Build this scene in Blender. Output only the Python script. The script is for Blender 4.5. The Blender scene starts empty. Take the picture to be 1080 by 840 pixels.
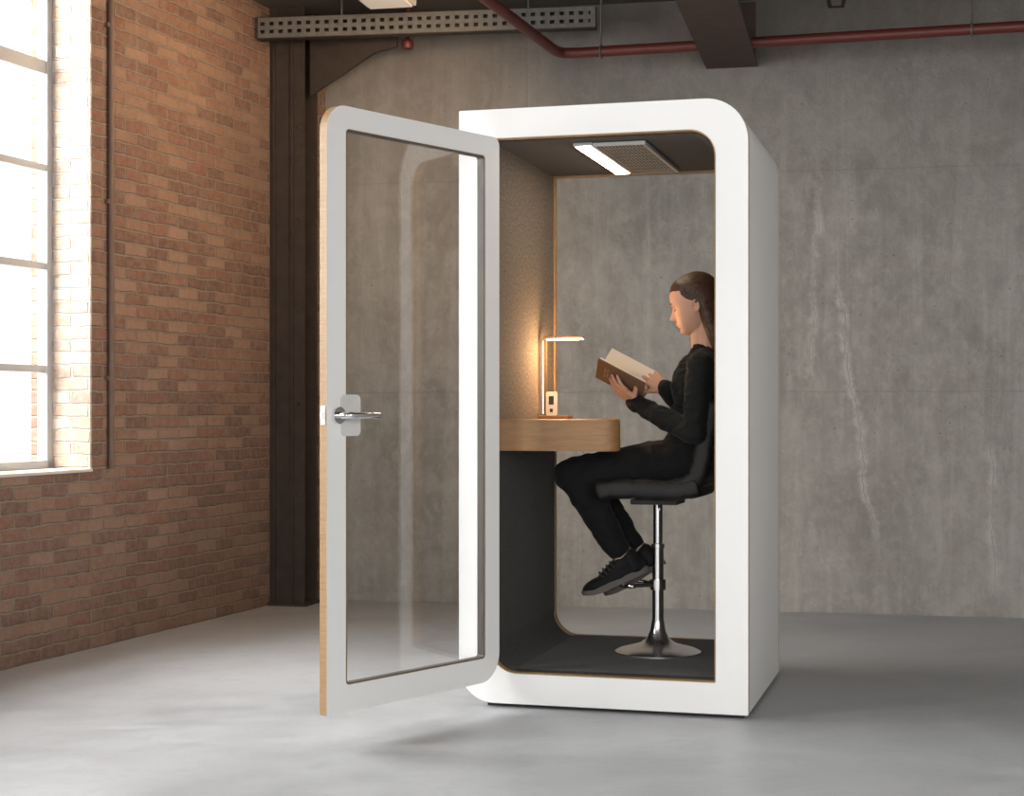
import bpy, bmesh, math, random
from mathutils import Vector, Matrix, noise
random.seed(4)
C = bpy.context.scene.collection
sc = bpy.context.scene
try:
    sc.view_settings.view_transform = 'Standard'
    sc.view_settings.look = 'None'
except Exception: pass
PI = math.pi
F = 1714.0; H = 1.077; HY = 430.0
TH = math.radians(15.6); cT, sT = math.cos(TH), math.sin(TH)
BX, BY = -0.192, 5.88           # front left bottom corner of the booth
BM = Matrix.Translation((BX, BY, 0)) @ Matrix.Rotation(-TH, 4, 'Z')

def ray(px, py, d): return Vector(((px-540)/F*d, d, H-(py-HY)/F*d))
def PV(px, py, v):               # booth-local point at depth v inside the booth
    k = (px-540)/F
    u = (k*(BY+cT*v)-BX-sT*v)/(cT+k*sT)
    Y = BY - sT*u + cT*v
    return Vector((u, v, H-(py-HY)/F*Y))

# ------------------------------------------------------------------ materials
class NT:
    def __init__(s, name):
        s.m = bpy.data.materials.new(name); s.m.use_nodes = True
        s.t = s.m.node_tree; s.b = s.t.nodes['Principled BSDF']; s.out = s.t.nodes['Material Output']
    def n(s, typ, ins=None, **kw):
        x = s.t.nodes.new(typ)
        for k, v in kw.items(): setattr(x, k, v)
        if ins:
            for k, v in ins.items(): s.set(x, k, v)
        return x
    def set(s, x, k, v):
        if isinstance(v, bpy.types.NodeSocket): s.t.links.new(v, x.inputs[k])
        else: x.inputs[k].default_value = v
    def math(s, op, a, b=None, c=None, clamp=False):
        x = s.n('ShaderNodeMath', operation=op); x.use_clamp = clamp
        s.set(x, 0, a)
        if b is not None: s.set(x, 1, b)
        if c is not None: s.set(x, 2, c)
        return x.outputs[0]
    def ramp(s, fac, stops):
        x = s.n('ShaderNodeValToRGB', {0: fac}); e = x.color_ramp.elements
        while len(e) < len(stops): e.new(0.5)
        for el, (p, c) in zip(e, stops):
            el.position = p; el.color = (c, c, c, 1) if isinstance(c, (int, float)) else (*c, 1)
        return x.outputs[0]
    def mix(s, fac, a, b, mode='MIX'):
        x = s.n('ShaderNodeMix', data_type='RGBA', blend_type=mode)
        s.set(x, 0, fac)
        for i, v in ((6, a), (7, b)):
            if isinstance(v, tuple) and len(v) == 3: v = (*v, 1)
            s.set(x, i, v)
        return x.outputs[2]
    def bump(s, h, strength=.3, dist=.01):
        x = s.n('ShaderNodeBump', {'Height': h, 'Strength': strength, 'Distance': dist})
        s.t.links.new(x.outputs[0], s.b.inputs['Normal'])
    def noise(s, vec, scale, detail=4, rough=.6, dist=0):
        return s.n('ShaderNodeTexNoise', {'Vector': vec, 'Scale': scale, 'Detail': detail, 'Roughness': rough, 'Distortion': dist}).outputs[0]
    def obj(s): return s.n('ShaderNodeTexCoord').outputs['Object']
    def mapv(s, vec, scale=(1,1,1), loc=(0,0,0), rot=(0,0,0)):
        return s.n('ShaderNodeMapping', {'Vector': vec, 'Scale': scale, 'Location': loc, 'Rotation': rot}).outputs[0]

def simple(name, col, rough=.5, metal=0, ns=30, var=.08, bump=0.0, coat=0, sheen=0, sub=0):
    k = NT(name); v = k.obj()
    nz = k.noise(v, ns)
    a = tuple(max(0, c*(1-var)) for c in col); b = tuple(min(1, c*(1+var)) for c in col)
    k.set(k.b, 'Base Color', k.mix(nz, a, b))
    k.set(k.b, 'Roughness', rough); k.set(k.b, 'Metallic', metal)
    if coat: k.set(k.b, 'Coat Weight', coat)
    if sheen: k.set(k.b, 'Sheen Weight', sheen)
    if sub:
        k.set(k.b, 'Subsurface Weight', sub); k.set(k.b, 'Subsurface Scale', .01); k.set(k.b, 'Subsurface Radius', (1, .35, .2))
    if bump: k.bump(nz, bump, .002)
    return k.m

def emis(name, col, st):
    k = NT(name); k.set(k.b, 'Base Color', (*col, 1)); k.set(k.b, 'Emission Color', (*col, 1)); k.set(k.b, 'Emission Strength', st)
    nz = k.noise(k.obj(), 2); k.set(k.b, 'Roughness', nz)
    return k.m

def glass(name, tint=(.96, .97, .97), f0=.04):
    k = NT(name)
    tr = k.n('ShaderNodeBsdfTransparent', {'Color': (*tint, 1)})
    gl = k.n('ShaderNodeBsdfGlossy', {'Color': (1, 1, 1, 1), 'Roughness': .01})
    lw = k.n('ShaderNodeLayerWeight', {'Blend': .5})
    fr = k.math('MULTIPLY_ADD', k.math('POWER', lw.outputs['Facing'], 5.0), 1-f0, f0)
    mx = k.n('ShaderNodeMixShader', {0: fr})
    k.t.links.new(tr.outputs[0], mx.inputs[1]); k.t.links.new(gl.outputs[0], mx.inputs[2])
    k.t.links.new(mx.outputs[0], k.out.inputs[0])
    return k.m

def concrete_wall():
    k = NT('concrete_wall'); o = k.obj()
    big = k.noise(o, .8, 6, .65, .8)
    med = k.noise(k.mapv(o, (1.2, 1.2, .8)), 2.6, 9, .72, .6)
    fine = k.noise(o, 34, 6, .75); mid = k.noise(k.mapv(o, (1.2, 1.2, .9)), 9, 8, .75, .3)
    streak = k.noise(k.mapv(o, (6, 6, .35)), 1.6, 7, .65, .6)
    col = k.mix(k.ramp(big, [(.3, 0), (.72, 1)]), (.232, .221, .203), (.355, .341, .318))
    col = k.mix(k.math('MULTIPLY', k.ramp(med, [(.42, 0), (.60, 1)]), .65), col, (.43, .415, .39))
    col = k.mix(k.math('MULTIPLY', k.ramp(mid, [(.46, 0), (.62, 1)]), .48), col, (.51, .493, .465))
    col = k.mix(k.math('MULTIPLY', k.ramp(streak, [(.50, 0), (.68, 1)]), .38), col, (.57, .555, .525))
    st3 = k.ramp(k.noise(k.mapv(o, (12, 12, .45), (5, 0, 2)), 1.3, 6, .65, .4), [(.58, 0), (.74, 1)])
    col = k.mix(k.math('MULTIPLY', st3, .28), col, (.18, .166, .150))
    dk = k.ramp(k.noise(k.mapv(o, (1.2, 1.2, 1), (3, 0, 7)), 2.0, 8, .75, .5), [(.50, 0), (.68, 1)])
    col = k.mix(k.math('MULTIPLY', dk, .48), col, (.19, .177, .160))
    col = k.mix(k.math('MULTIPLY', fine, .5), col, (.24, .229, .212))
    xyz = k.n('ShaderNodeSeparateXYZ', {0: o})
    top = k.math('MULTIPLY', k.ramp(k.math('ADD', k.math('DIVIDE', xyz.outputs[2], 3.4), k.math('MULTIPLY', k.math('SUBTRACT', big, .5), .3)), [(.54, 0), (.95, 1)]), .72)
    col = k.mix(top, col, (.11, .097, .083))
    vo = k.n('ShaderNodeTexVoronoi', {'Vector': o, 'Scale': 11.0, 'Randomness': 1.0}).outputs['Distance']
    pit = k.math('LESS_THAN', vo, k.math('MULTIPLY', k.noise(o, 3, 2), .10))
    col = k.mix(k.math('MULTIPLY', pit, .55), col, (.09, .08, .07))
    cmb = k.n('ShaderNodeCombineXYZ', {0: xyz.outputs[0], 1: k.math('ADD', xyz.outputs[2], k.math('MULTIPLY', k.math('SUBTRACT', med, .5), .03))})
    br = k.n('ShaderNodeTexBrick', {'Vector': cmb.outputs[0], 'Scale': 1.0, 'Mortar Size': .006, 'Mortar Smooth': .6, 'Brick Width': 2.6, 'Row Height': 1.16, 'Bias': 0})
    col = k.mix(k.math('MULTIPLY', k.math('MULTIPLY', br.outputs['Fac'], med), .38), col, (.13, .12, .105))
    def crack(c, x0, slope, amp, zlo, zhi, seed, col, st=1.0):
        wob = k.noise(k.mapv(o, (0, 0, 1), (seed, 0, 0)), 2.2, 9, .62)
        cx = k.math('ADD', k.math('MULTIPLY', k.math('SUBTRACT', wob, .5), amp), k.math('MULTIPLY_ADD', xyz.outputs[2], slope, x0))
        d = k.math('ABSOLUTE', k.math('SUBTRACT', xyz.outputs[0], cx))
        zr = k.math('MULTIPLY', k.ramp(k.math('SUBTRACT', zhi, xyz.outputs[2]), [(0, 0), (.25, 1)]), k.ramp(k.math('SUBTRACT', xyz.outputs[2], zlo), [(0, 0), (.25, 1)]))
        halo = k.math('MULTIPLY', k.math('MULTIPLY', k.math('MULTIPLY', k.math('SUBTRACT', 1.0, k.math('DIVIDE', d, k.math('MULTIPLY', med, .065)), clamp=True), zr), k.ramp(mid, [(.36, 0), (.56, 1)])), .85*st)
        col = k.mix(halo, col, (.58, .565, .54))
        crk = k.math('MULTIPLY', k.math('MULTIPLY', k.math('LESS_THAN', d, .0026), zr), k.math('MULTIPLY', k.ramp(mid, [(.42, 0), (.5, .6)]), st))
        return k.mix(crk, col, (.14, .13, .12))
    col = crack(0, 3.22, -.16, .24, .30, 1.85, 0, col)
    col = crack(0, 3.75, -.03, .16, .05, 1.0, 4, col, .75)
    col = crack(0, 2.75, .05, .18, 1.1, 2.3, 8, col, .7)
    k.set(k.b, 'Base Color', col); k.set(k.b, 'Roughness', .88)
    hgt = k.math('ADD', k.math('MULTIPLY', fine, .5), k.math('SUBTRACT', k.math('ADD', med, k.math('MULTIPLY', mid, .6)), k.math('MULTIPLY', pit, .8)))
    k.bump(hgt, .7, .018)
    return k.m

def concrete_floor():
    k = NT('concrete_floor'); o = k.obj()
    big = k.noise(o, .8, 6, .65, .8); med = k.noise(k.mapv(o, (1, 1.8, 1), rot=(0, 0, .4)), 2.6, 9, .74, .8); fine = k.noise(o, 45, 5, .75); mid = k.noise(o, 8, 8, .75, .5)
    col = k.mix(k.ramp(big, [(.34, 0), (.66, 1)]), (.29, .30, .315), (.40, .415, .435))
    col = k.mix(k.math('MULTIPLY', k.ramp(med, [(.43, 0), (.64, 1)]), .45), col, (.46, .475, .50))
    col = k.mix(k.math('MULTIPLY', k.ramp(mid, [(.5, 0), (.66, 1)]), .32), col, (.25, .256, .268))
    col = k.mix(k.math('MULTIPLY', fine, .35), col, (.27, .275, .285))
    for ang, s_ in ((.25, 1.2), (-.7, 1.6)):
        sc_ = k.ramp(k.noise(k.mapv(o, (1, 26, 1), (s_, 0, 0), (0, 0, ang)), s_, 6, .7, .15), [(.62, 0), (.68, 1)])
        col = k.mix(k.math('MULTIPLY', sc_, .10), col, (.62, .63, .64))
    k.set(k.b, 'Base Color', col); k.set(k.b, 'Roughness', k.ramp(med, [(.35, .36), (.65, .50)]))
    k.bump(k.math('ADD', med, k.math('MULTIPLY', fine, .4)), .2, .006)
    return k.m

def brick(name, c1, c2, mortar, dirt=.38):
    k = NT(name); o = k.obj()
    xyz = k.n('ShaderNodeSeparateXYZ', {0: o})
    w = k.noise(o, 9, 4)
    xs = k.math('ADD', k.math('ADD', xyz.outputs[0], xyz.outputs[1]), k.math('MULTIPLY', k.math('SUBTRACT', w, .5), .04))
    zs = k.math('ADD', xyz.outputs[2], k.math('MULTIPLY', k.math('SUBTRACT', k.noise(k.mapv(o, (1, 1, 1), (3, 3, 3)), 8.3, 4), .5), .028))
    cmb = k.n('ShaderNodeCombineXYZ', {0: xs, 1: zs})
    br = k.n('ShaderNodeTexBrick', {'Vector': cmb.outputs[0], 'Color1': (0, 0, 0, 1), 'Color2': (1, 1, 1, 1), 'Mortar': (.5, .5, .5, 1), 'Scale': 1.0,
             'Mortar Size': .0068, 'Mortar Smooth': .6, 'Brick Width': .185, 'Row Height': .0575, 'Bias': 0})
    sel = br.outputs['Color']; fac = br.outputs['Fac']
    col = k.n('ShaderNodeValToRGB', {0: sel}); e = col.color_ramp.elements
    e[0].position = 0; e[0].color = (c1[0]*.82, c1[1]*.82, c1[2]*.82, 1); e[1].position = 1; e[1].color = (*c2, 1)
    m = e.new(.25); m.color = (*c1, 1); m = e.new(.45); m.color = (c1[0]*1.25, c1[1]*1.08, c1[2]*1.0, 1)
    m = e.new(.65); m.color = (c2[0]*.82, c2[1]*.74, c2[2]*.68, 1); m = e.new(.85); m.color = (c2[0]*.9, c2[1]*.88, c2[2]*.85, 1)
    col = col.outputs[0]
    n1 = k.noise(o, 25, 6, .75); n2 = k.noise(o, 1.1, 4, .6); n3 = k.noise(k.mapv(o, (1, 1, 1), (7, 1, 2)), 3.5, 5, .7)
    col = k.mix(k.math('MULTIPLY', k.ramp(n1, [(.40, 0), (.68, 1)]), .45), col, mortar)
    col = k.mix(k.math('MULTIPLY', k.ramp(n2, [(.4, 0), (.7, 1)]), dirt), col, (.115, .07, .05))
    col = k.mix(k.math('MULTIPLY', k.ramp(n3, [(.54, 0), (.75, 1)]), .28), col, tuple(c*1.0 for c in mortar))
    mc = k.mix(n1, tuple(c*.5 for c in mortar), mortar)
    col = k.mix(k.math('MULTIPLY', fac, .9), col, mc)
    if dirt > .1:
        low = k.math('MULTIPLY', k.ramp(xyz.outputs[2], [(0.0, 1), (.9, 0)]), .30)
        col = k.mix(low, col, (.11, .07, .052))
    k.set(k.b, 'Base Color', col); k.set(k.b, 'Roughness', .9)
    k.bump(k.math('ADD', k.math('SUBTRACT', 1.0, fac), k.math('MULTIPLY', n1, .8)), .9, .012)
    return k.m

def wood(name, a, b, scale=(1, 14, 14), rough=.45):
    k = NT(name); o = k.obj()
    n1 = k.noise(k.mapv(o, scale), 4, 6, .6, 1.2)
    k.set(k.b, 'Base Color', k.mix(k.ramp(n1, [(.3, 0), (.7, 1)]), a, b)); k.set(k.b, 'Roughness', rough); k.bump(n1, .08, .002)
    return k.m

def felt(name, a, b, sheen=.1, sc1=85):
    k = NT(name); o = k.obj()
    n1 = k.noise(o, sc1, 6, .85); n2 = k.noise(o, 320, 2, .6)
    k.set(k.b, 'Base Color', k.mix(k.ramp(n1, [(.42, 0), (.60, 1)]), a, b)); k.set(k.b, 'Roughness', .95); k.set(k.b, 'Sheen Weight', sheen)
    k.bump(k.math('ADD', n1, n2), .3, .002)
    return k.m

def cloth(name, col, rough=.85):
    k = NT(name); o = k.obj()
    n1 = k.noise(o, 14, 5, .6); n2 = k.noise(o, 500, 2, .6)
    k.set(k.b, 'Base Color', k.mix(n1, tuple(c*.7 for c in col), tuple(c*1.3 for c in col))); k.set(k.b, 'Roughness', rough); k.set(k.b, 'Sheen Weight', .05)
    k.set(k.b, 'Specular IOR Level', .25)
    k.bump(k.math('ADD', n1, k.math('MULTIPLY', n2, .3)), .3, .006)
    return k.m

def hair_mat():
    k = NT('hair'); o = k.obj()
    n1 = k.noise(k.mapv(o, (1.0, 5, 1.0), rot=(0, .6, 0)), 60, 4, .6, .2)
    k.set(k.b, 'Base Color', k.mix(k.ramp(n1, [(.3, 0), (.7, 1)]), (.024, .012, .0075), (.095, .048, .027))); k.set(k.b, 'Roughness', .5); k.bump(n1, .4, .002)
    k.set(k.b, 'Specular IOR Level', .35)
    return k.m

def page_mat():
    k = NT('printed_page'); o = k.obj()
    xyz = k.n('ShaderNodeSeparateXYZ', {0: o})
    row = k.math('GREATER_THAN', k.math('FRACT', k.math('MULTIPLY', xyz.outputs[0], 130)), .6)
    inx = k.math('LESS_THAN', k.math('ABSOLUTE', k.math('SUBTRACT', xyz.outputs[0], .100)), .080)
    iny = k.math('LESS_THAN', k.math('ABSOLUTE', k.math('SUBTRACT', k.math('ABSOLUTE', xyz.outputs[1]), .048)), .032)
    wd = k.math('GREATER_THAN', k.noise(k.mapv(o, (20, 260, 260)), 1.2, 2), .42)
    f = k.math('MULTIPLY', k.math('MULTIPLY', row, inx), k.math('MULTIPLY', iny, wd))
    k.set(k.b, 'Base Color', k.mix(k.math('MULTIPLY', f, .4), (.78, .68, .55), (.25, .2, .16))); k.set(k.b, 'Roughness', .8)
    return k.m

M = dict(
    wall=concrete_wall(), floor=concrete_floor(),
    brick=brick('brick', (.155, .075, .050), (.275, .162, .110), (.31, .255, .205)),
    litbrick=brick('lit_brick', (.40, .29, .22), (.62, .50, .41), (.66, .60, .53), .05),  # brick for the reveal, with the window light put into its colour
    white=simple('white_laminate', (.85, .85, .85), .38, ns=3, var=.015),
    ply=wood('plywood_edge', (.28, .17, .08), (.42, .27, .13), (3, 3, 60)),
    oak=wood('oak', (.225, .115, .042), (.31, .17, .068), (2, 10, 22)),
    felt=felt('felt', (.028, .022, .018), (.145, .118, .095)),
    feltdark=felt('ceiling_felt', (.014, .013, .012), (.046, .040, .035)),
    carpet=felt('carpet', (.011, .010, .010), (.040, .037, .035)),
    black=simple('black_rubber', (.012, .012, .012), .6), gasket=simple('grey_seal', (.07, .06, .05), .6),
    chrome=simple('chrome', (.78, .78, .79), .12, 1, var=.03), chrome2=simple('base_chrome', (.80, .80, .81), .24, 1, var=.03),
    satin=simple('satin_steel', (.62, .62, .63), .3, 1, var=.03), plate=simple('pale_plate', (.66, .65, .64), .35),
    leather=simple('black_leather', (.012, .011, .011), .62, ns=90, var=.3, bump=.35),
    knit=cloth('black_knit', (.008, .009, .009)), denim=cloth('black_trousers', (.009, .009, .010), .9),
    skin=simple('skin', (.60, .34, .23), .5, ns=14, var=.05, sub=.1), lip=simple('lips', (.42, .15, .12), .45),
    hair=hair_mat(), dark=simple('lash_brown', (.03, .017, .012), .6),
    shoe=cloth('shoe_fabric', (.010, .010, .011), .7), sole=simple('shoe_sole', (.13, .115, .105), .7), lace=simple('lace', (.05, .048, .046), .8), sock=simple('sock', (.35, .28, .23), .9),
    glass=glass('door_glass', (.945, .95, .95), .065), glass2=glass('rear_glass', (.985, .99, .99), .0),
    pane=glass('window_pane', (.98, .99, 1), .03),
    led=emis('led_panel', (1, .82, .60), 30), lampled=emis('lamp_led', (1, .62, .30), 60), glow=emis('pole_led', (1, .58, .26), 16),
    vent=simple('vent_grey', (.42, .43, .44), .5), ventdark=simple('vent_dark', (.035, .034, .034), .7),
    bronze=simple('bronze', (.30, .20, .12), .4, .8), socket=simple('socket_white', (.75, .72, .66), .4),
    steel=simple('dark_steel', (.040, .028, .021), .6, .2, ns=12, var=.6, bump=.3), beam=simple('rusty_steel', (.068, .042, .034), .65, .1, ns=9, var=.5, bump=.3),
    galv=simple('galvanised', (.125, .12, .11), .55, .3, ns=30, var=.4),
    red=simple('red_paint', (.105, .020, .016), .45, ns=20, var=.3), ceil=simple('ceiling_concrete', (.085, .075, .065), .9, ns=3, var=.3, bump=.2),
    frame=simple('window_frame', (.40, .40, .39), .5), sill=simple('window_sill', (.56, .50, .44), .7, ns=9, var=.1),
    jambshade=simple('jamb_shade_tone', (.13, .082, .058), .6, ns=15, var=.3),
    cover=simple('book_cover', (.155, .100, .062), .6, ns=60, var=.15), gold=simple('book_lettering', (.36, .28, .18), .5), page=page_mat(),
    lampwhite=simple('fixture_white', (.60, .59, .56), .5),
)

# ------------------------------------------------------------------ mesh helpers
def B(): return bmesh.new()
def finish(name, bm, mats, parent=None, smooth=None, loc=None, rot=None, off=None, recalc=True):
    if off is not None: bmesh.ops.translate(bm, verts=bm.verts, vec=-Vector(off))
    if recalc: bmesh.ops.recalc_face_normals(bm, faces=bm.faces)
    me = bpy.data.meshes.new(name); bm.to_mesh(me); bm.free()
    o = bpy.data.objects.new(name, me); C.objects.link(o)
    for m in (mats if isinstance(mats, (list, tuple)) else [mats]): me.materials.append(m)
    if parent: o.parent = parent
    if loc is not None: o.location = loc
    if rot is not None: o.rotation_euler = rot
    if smooth is not None:
        for p in me.polygons: p.use_smooth = True
        if smooth > 0:
            bm2 = bmesh.new(); bm2.from_mesh(me)
            for ed in bm2.edges:
                if len(ed.link_faces) == 2 and ed.calc_face_angle(0) > smooth: ed.smooth = False
            bm2.to_mesh(me); bm2.free()
    return o
def box(bm, x0, y0, z0, x1, y1, z1, mi=0, bev=0):
    vs = [bm.verts.new(p) for p in ((x0,y0,z0),(x1,y0,z0),(x1,y1,z0),(x0,y1,z0),(x0,y0,z1),(x1,y0,z1),(x1,y1,z1),(x0,y1,z1))]
    fs = []
    for q in ((0,3,2,1),(4,5,6,7),(0,1,5,4),(1,2,6,5),(2,3,7,6),(3,0,4,7)):
        f = bm.faces.new([vs[i] for i in q]); f.material_index = mi; fs.append(f)
    if bev:
        es = list({e for f in fs for e in f.edges}); bmesh.ops.bevel(bm, geom=es, offset=bev, segments=2, affect='EDGES', profile=.6)
def rrect(x0, z0, x1, z1, r, seg=10):
    if not isinstance(r, (tuple, list)): r = (r,)*4
    bl, br, tr, tl = [max(a, .0008) for a in r]; P = []
    for cx, cz, rr, a0 in ((x0+bl, z0+bl, bl, PI), (x1-br, z0+br, br, 1.5*PI), (x1-tr, z1-tr, tr, 0), (x0+tl, z1-tl, tl, .5*PI)):
        for i in range(seg+1):
            a = a0+.5*PI*i/seg; P.append((cx+rr*math.cos(a), cz+rr*math.sin(a)))
    return P
def ring(bm, O, I, y0, y1, mi=0, mo=0, mn=0):
    n = len(O); L = []
    for P, y in ((O, y0), (O, y1), (I, y0), (I, y1)): L.append([bm.verts.new((p[0], y, p[1])) for p in P])
    for i in range(n):
        j = (i+1) % n
        for q, m in (((L[0][i], L[0][j], L[2][j], L[2][i]), mi), ((L[1][i], L[3][i], L[3][j], L[1][j]), mi), ((L[0][i], L[1][i], L[1][j], L[0][j]), mo), ((L[2][i], L[2][j], L[3][j], L[3][i]), mn)):
            f = bm.faces.new(q); f.material_index = m
def slab(bm, P, y0, y1, axis='y', mi=0):
    f3 = (lambda p, y: (p[0], y, p[1])) if axis == 'y' else (lambda p, y: (p[0], p[1], y))
    a = [bm.verts.new(f3(p, y0)) for p in P]; b = [bm.verts.new(f3(p, y1)) for p in P]; n = len(P)
    fs = [bm.faces.new(a), bm.faces.new(b[::-1])]
    for i in range(n): fs.append(bm.faces.new((a[i], b[i], b[(i+1) % n], a[(i+1) % n])))
    for f in fs: f.material_index = mi
def tube(bm, pts, r, seg=12, closed=False, cap=True):
    pts = [Vector(p) for p in pts]; n = len(pts); rs = r if isinstance(r, (list, tuple)) else [r]*n
    rings = []; up = None
    for i, p in enumerate(pts):
        if closed: d = pts[(i+1) % n]-pts[i-1]
        else: d = (pts[min(i+1, n-1)]-pts[max(i-1, 0)])
        d.normalize()
        if up is None: up = d.orthogonal().normalized()
        up = (up-d*up.dot(d)).normalized(); sd = d.cross(up)
        rings.append([bm.verts.new(p+(up*math.cos(2*PI*k/seg)+sd*math.sin(2*PI*k/seg))*rs[i]) for k in range(seg)])
    m = n if closed else n-1
    for i in range(m):
        a, b = rings[i], rings[(i+1) % n]
        for k in range(seg): bm.faces.new((a[k], a[(k+1) % seg], b[(k+1) % seg], b[k]))
    if cap and not closed: bm.faces.new(rings[0][::-1]); bm.faces.new(rings[-1])
def lathe(bm, prof, c=(0, 0), seg=48):
    rings = [[bm.verts.new((c[0]+r*math.cos(2*PI*k/seg), c[1]+r*math.sin(2*PI*k/seg), z)) for k in range(seg)] for r, z in prof]
    for a, b in zip(rings, rings[1:]):
        for k in range(seg): bm.faces.new((a[k], a[(k+1) % seg], b[(k+1) % seg], b[k]))
    bm.faces.new(rings[0][::-1]); bm.faces.new(rings[-1])
def ell(bm, c, r, rot=None, u=20, v=14):
    if not isinstance(r, (tuple, list)): r = (r, r, r)
    m = Matrix.Translation(c) @ (rot.to_4x4() if rot else Matrix.Identity(4)) @ Matrix.Diagonal((*r, 1))
    bmesh.ops.create_uvsphere(bm, u_segments=u, v_segments=v, radius=1, matrix=m)
def cap(bm, p, q, r0, r1, seg=16):
    p, q = Vector(p), Vector(q); d = q-p
    ell(bm, p, r0, u=seg, v=10); ell(bm, q, r1, u=seg, v=10)
    if d.length > 1e-5: tube(bm, [p, q], [r0, r1], seg)
def chain(bm, pts, rs, seg=14):
    for i in range(len(pts)-1): cap(bm, pts[i], pts[i+1], rs[i], rs[i+1], seg)
def fuse(o, vox, it=4, fac=.5):
    m = o.modifiers.new('r', 'REMESH'); m.mode = 'VOXEL'; m.voxel_size = vox; m.use_smooth_shade = True
    if it: s = o.modifiers.new('s', 'SMOOTH'); s.factor = fac; s.iterations = it
    dg = bpy.context.evaluated_depsgraph_get(); dg.update()
    me = bpy.data.meshes.new_from_object(o.evaluated_get(dg)); mats = list(o.data.materials)
    o.modifiers.clear(); o.data = me
    if not me.materials:
        for x in mats: me.materials.append(x)
    for p in me.polygons: p.use_smooth = True
    return o
def empty(name, loc, rz=0, label=None, cat=None, group=None, mw=None):
    o = bpy.data.objects.new(name, None); C.objects.link(o); o.location = loc; o.rotation_euler = (0, 0, rz); o.empty_display_size = .1
    if mw is not None: o.matrix_world = mw
    if label: o['label'] = label
    if cat: o['category'] = cat
    if group: o['group'] = group
    return o
def struct(o): o['kind'] = 'structure'; return o

# ------------------------------------------------------------------ room shell
CZ = 3.25
def lwp(t, off): return (-2.09+.3284*t-.9446*off, 6.64+.9446*t+.3284*off)
ABK = -math.radians(12.1)
def bwp(x, y): return (-1.19+x*math.cos(ABK)-y*math.sin(ABK), 9.118+x*math.sin(ABK)+y*math.cos(ABK))
RX = 5.4
plan = [lwp(-8.2, .32), bwp(RX+.2, -13), bwp(RX+.2, .25), bwp(-.05, .25), lwp(2.9, .32)]
bm = B(); slab(bm, plan, -.1, 0, 'z'); struct(finish('floor', bm, M['floor']))
bm = B(); slab(bm, plan, CZ, CZ+.15, 'z'); struct(finish('ceiling', bm, M['ceil']))
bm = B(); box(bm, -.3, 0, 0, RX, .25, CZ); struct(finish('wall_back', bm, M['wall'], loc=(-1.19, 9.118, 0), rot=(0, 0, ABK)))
bm = B(); box(bm, RX, -9.0, 0, RX+.2, .25, CZ); struct(finish('added_wall_right', bm, M['wall'], loc=(-1.19, 9.118, 0), rot=(0, 0, ABK)))  # out of view, put in to block light from the right
bm = B(); box(bm, 0, -.03, 0, .15, 0, CZ-.2); struct(finish('wall_back_pier', bm, M['brick'], loc=(-1.19, 9.118, 0), rot=(0, 0, ABK)))
LW = math.atan2(.9446, .3284); WZ0, WZ1 = .79, 3.05
bm = B()
wins = [(-1.2, .653), (-4.0, -2.15), (-6.9, -5.0)]  # only the first is in view, the others are openings added for light
box(bm, -8, 0, 0, 2.64, .32, WZ0); box(bm, -8, 0, WZ1, 2.64, .32, CZ)
for a, b in ((.653, 2.64), (-2.15, -1.2), (-5.0, -4.0), (-8, -6.9)): box(bm, a, 0, WZ0, b, .32, WZ1)
struct(finish('wall_left', bm, M['brick'], loc=(-2.09, 6.64, 0), rot=(0, 0, LW)))
for i, (a, b) in enumerate(wins):
    bm = B()
    box(bm, a, .2, WZ0, a+.05, .25, WZ1); box(bm, b-.05, .2, WZ0, b, .25, WZ1); box(bm, a, .2, WZ0, b, .25, WZ0+.05); box(bm, a, .2, WZ1-.05, b, .25, WZ1)
    for z, t in ((1.25, .015), (1.71, .015), (2.15, .015), (2.60, .030)): box(bm, a, .205, z-t, b, .245, z+t)
    n = 4
    for k in range(1, n): x = a+(b-a)*k/n; box(bm, x-.014, .206, WZ0, x+.014, .244, WZ1)
    w = struct(finish('window_%d' % (i+1), bm, M['frame'], loc=(-2.09, 6.64, 0), rot=(0, 0, LW)))  # only window_1 is in view, the others are added for light
    bm = B(); box(bm, a+.03, .222, WZ0+.03, b-.03, .228, WZ1-.03); finish('pane', bm, M['pane'], w)
    bm = B(); box(bm, a-.0, -.006, WZ0-.0, b+.0, .2, WZ0+.014, bev=.004); finish('window_sill', bm, M['sill'], w)
    bm = B(); box(bm, b-.012, .001, WZ0+.014, b+.001, .2, WZ1); finish('reveal', bm, M['litbrick'], w)
cp = Vector((*lwp(.781, -.016), 0))  # added dark tube stands in for the shade line at the brick jamb
cd = empty('jamb_shade_strip', cp, LW, 'thin dark vertical strip standing in for shade beside the window', 'pipe')
bm = B(); tube(bm, [(0, 0, .80), (0, 0, CZ)], .014, 12); finish('tube', bm, M['jambshade'], cd, smooth=.7)
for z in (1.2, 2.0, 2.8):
    bm = B(); box(bm, -.03, -.002, z, .03, .0155, z+.02); finish('strip_band', bm, M['jambshade'], cd)

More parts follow.
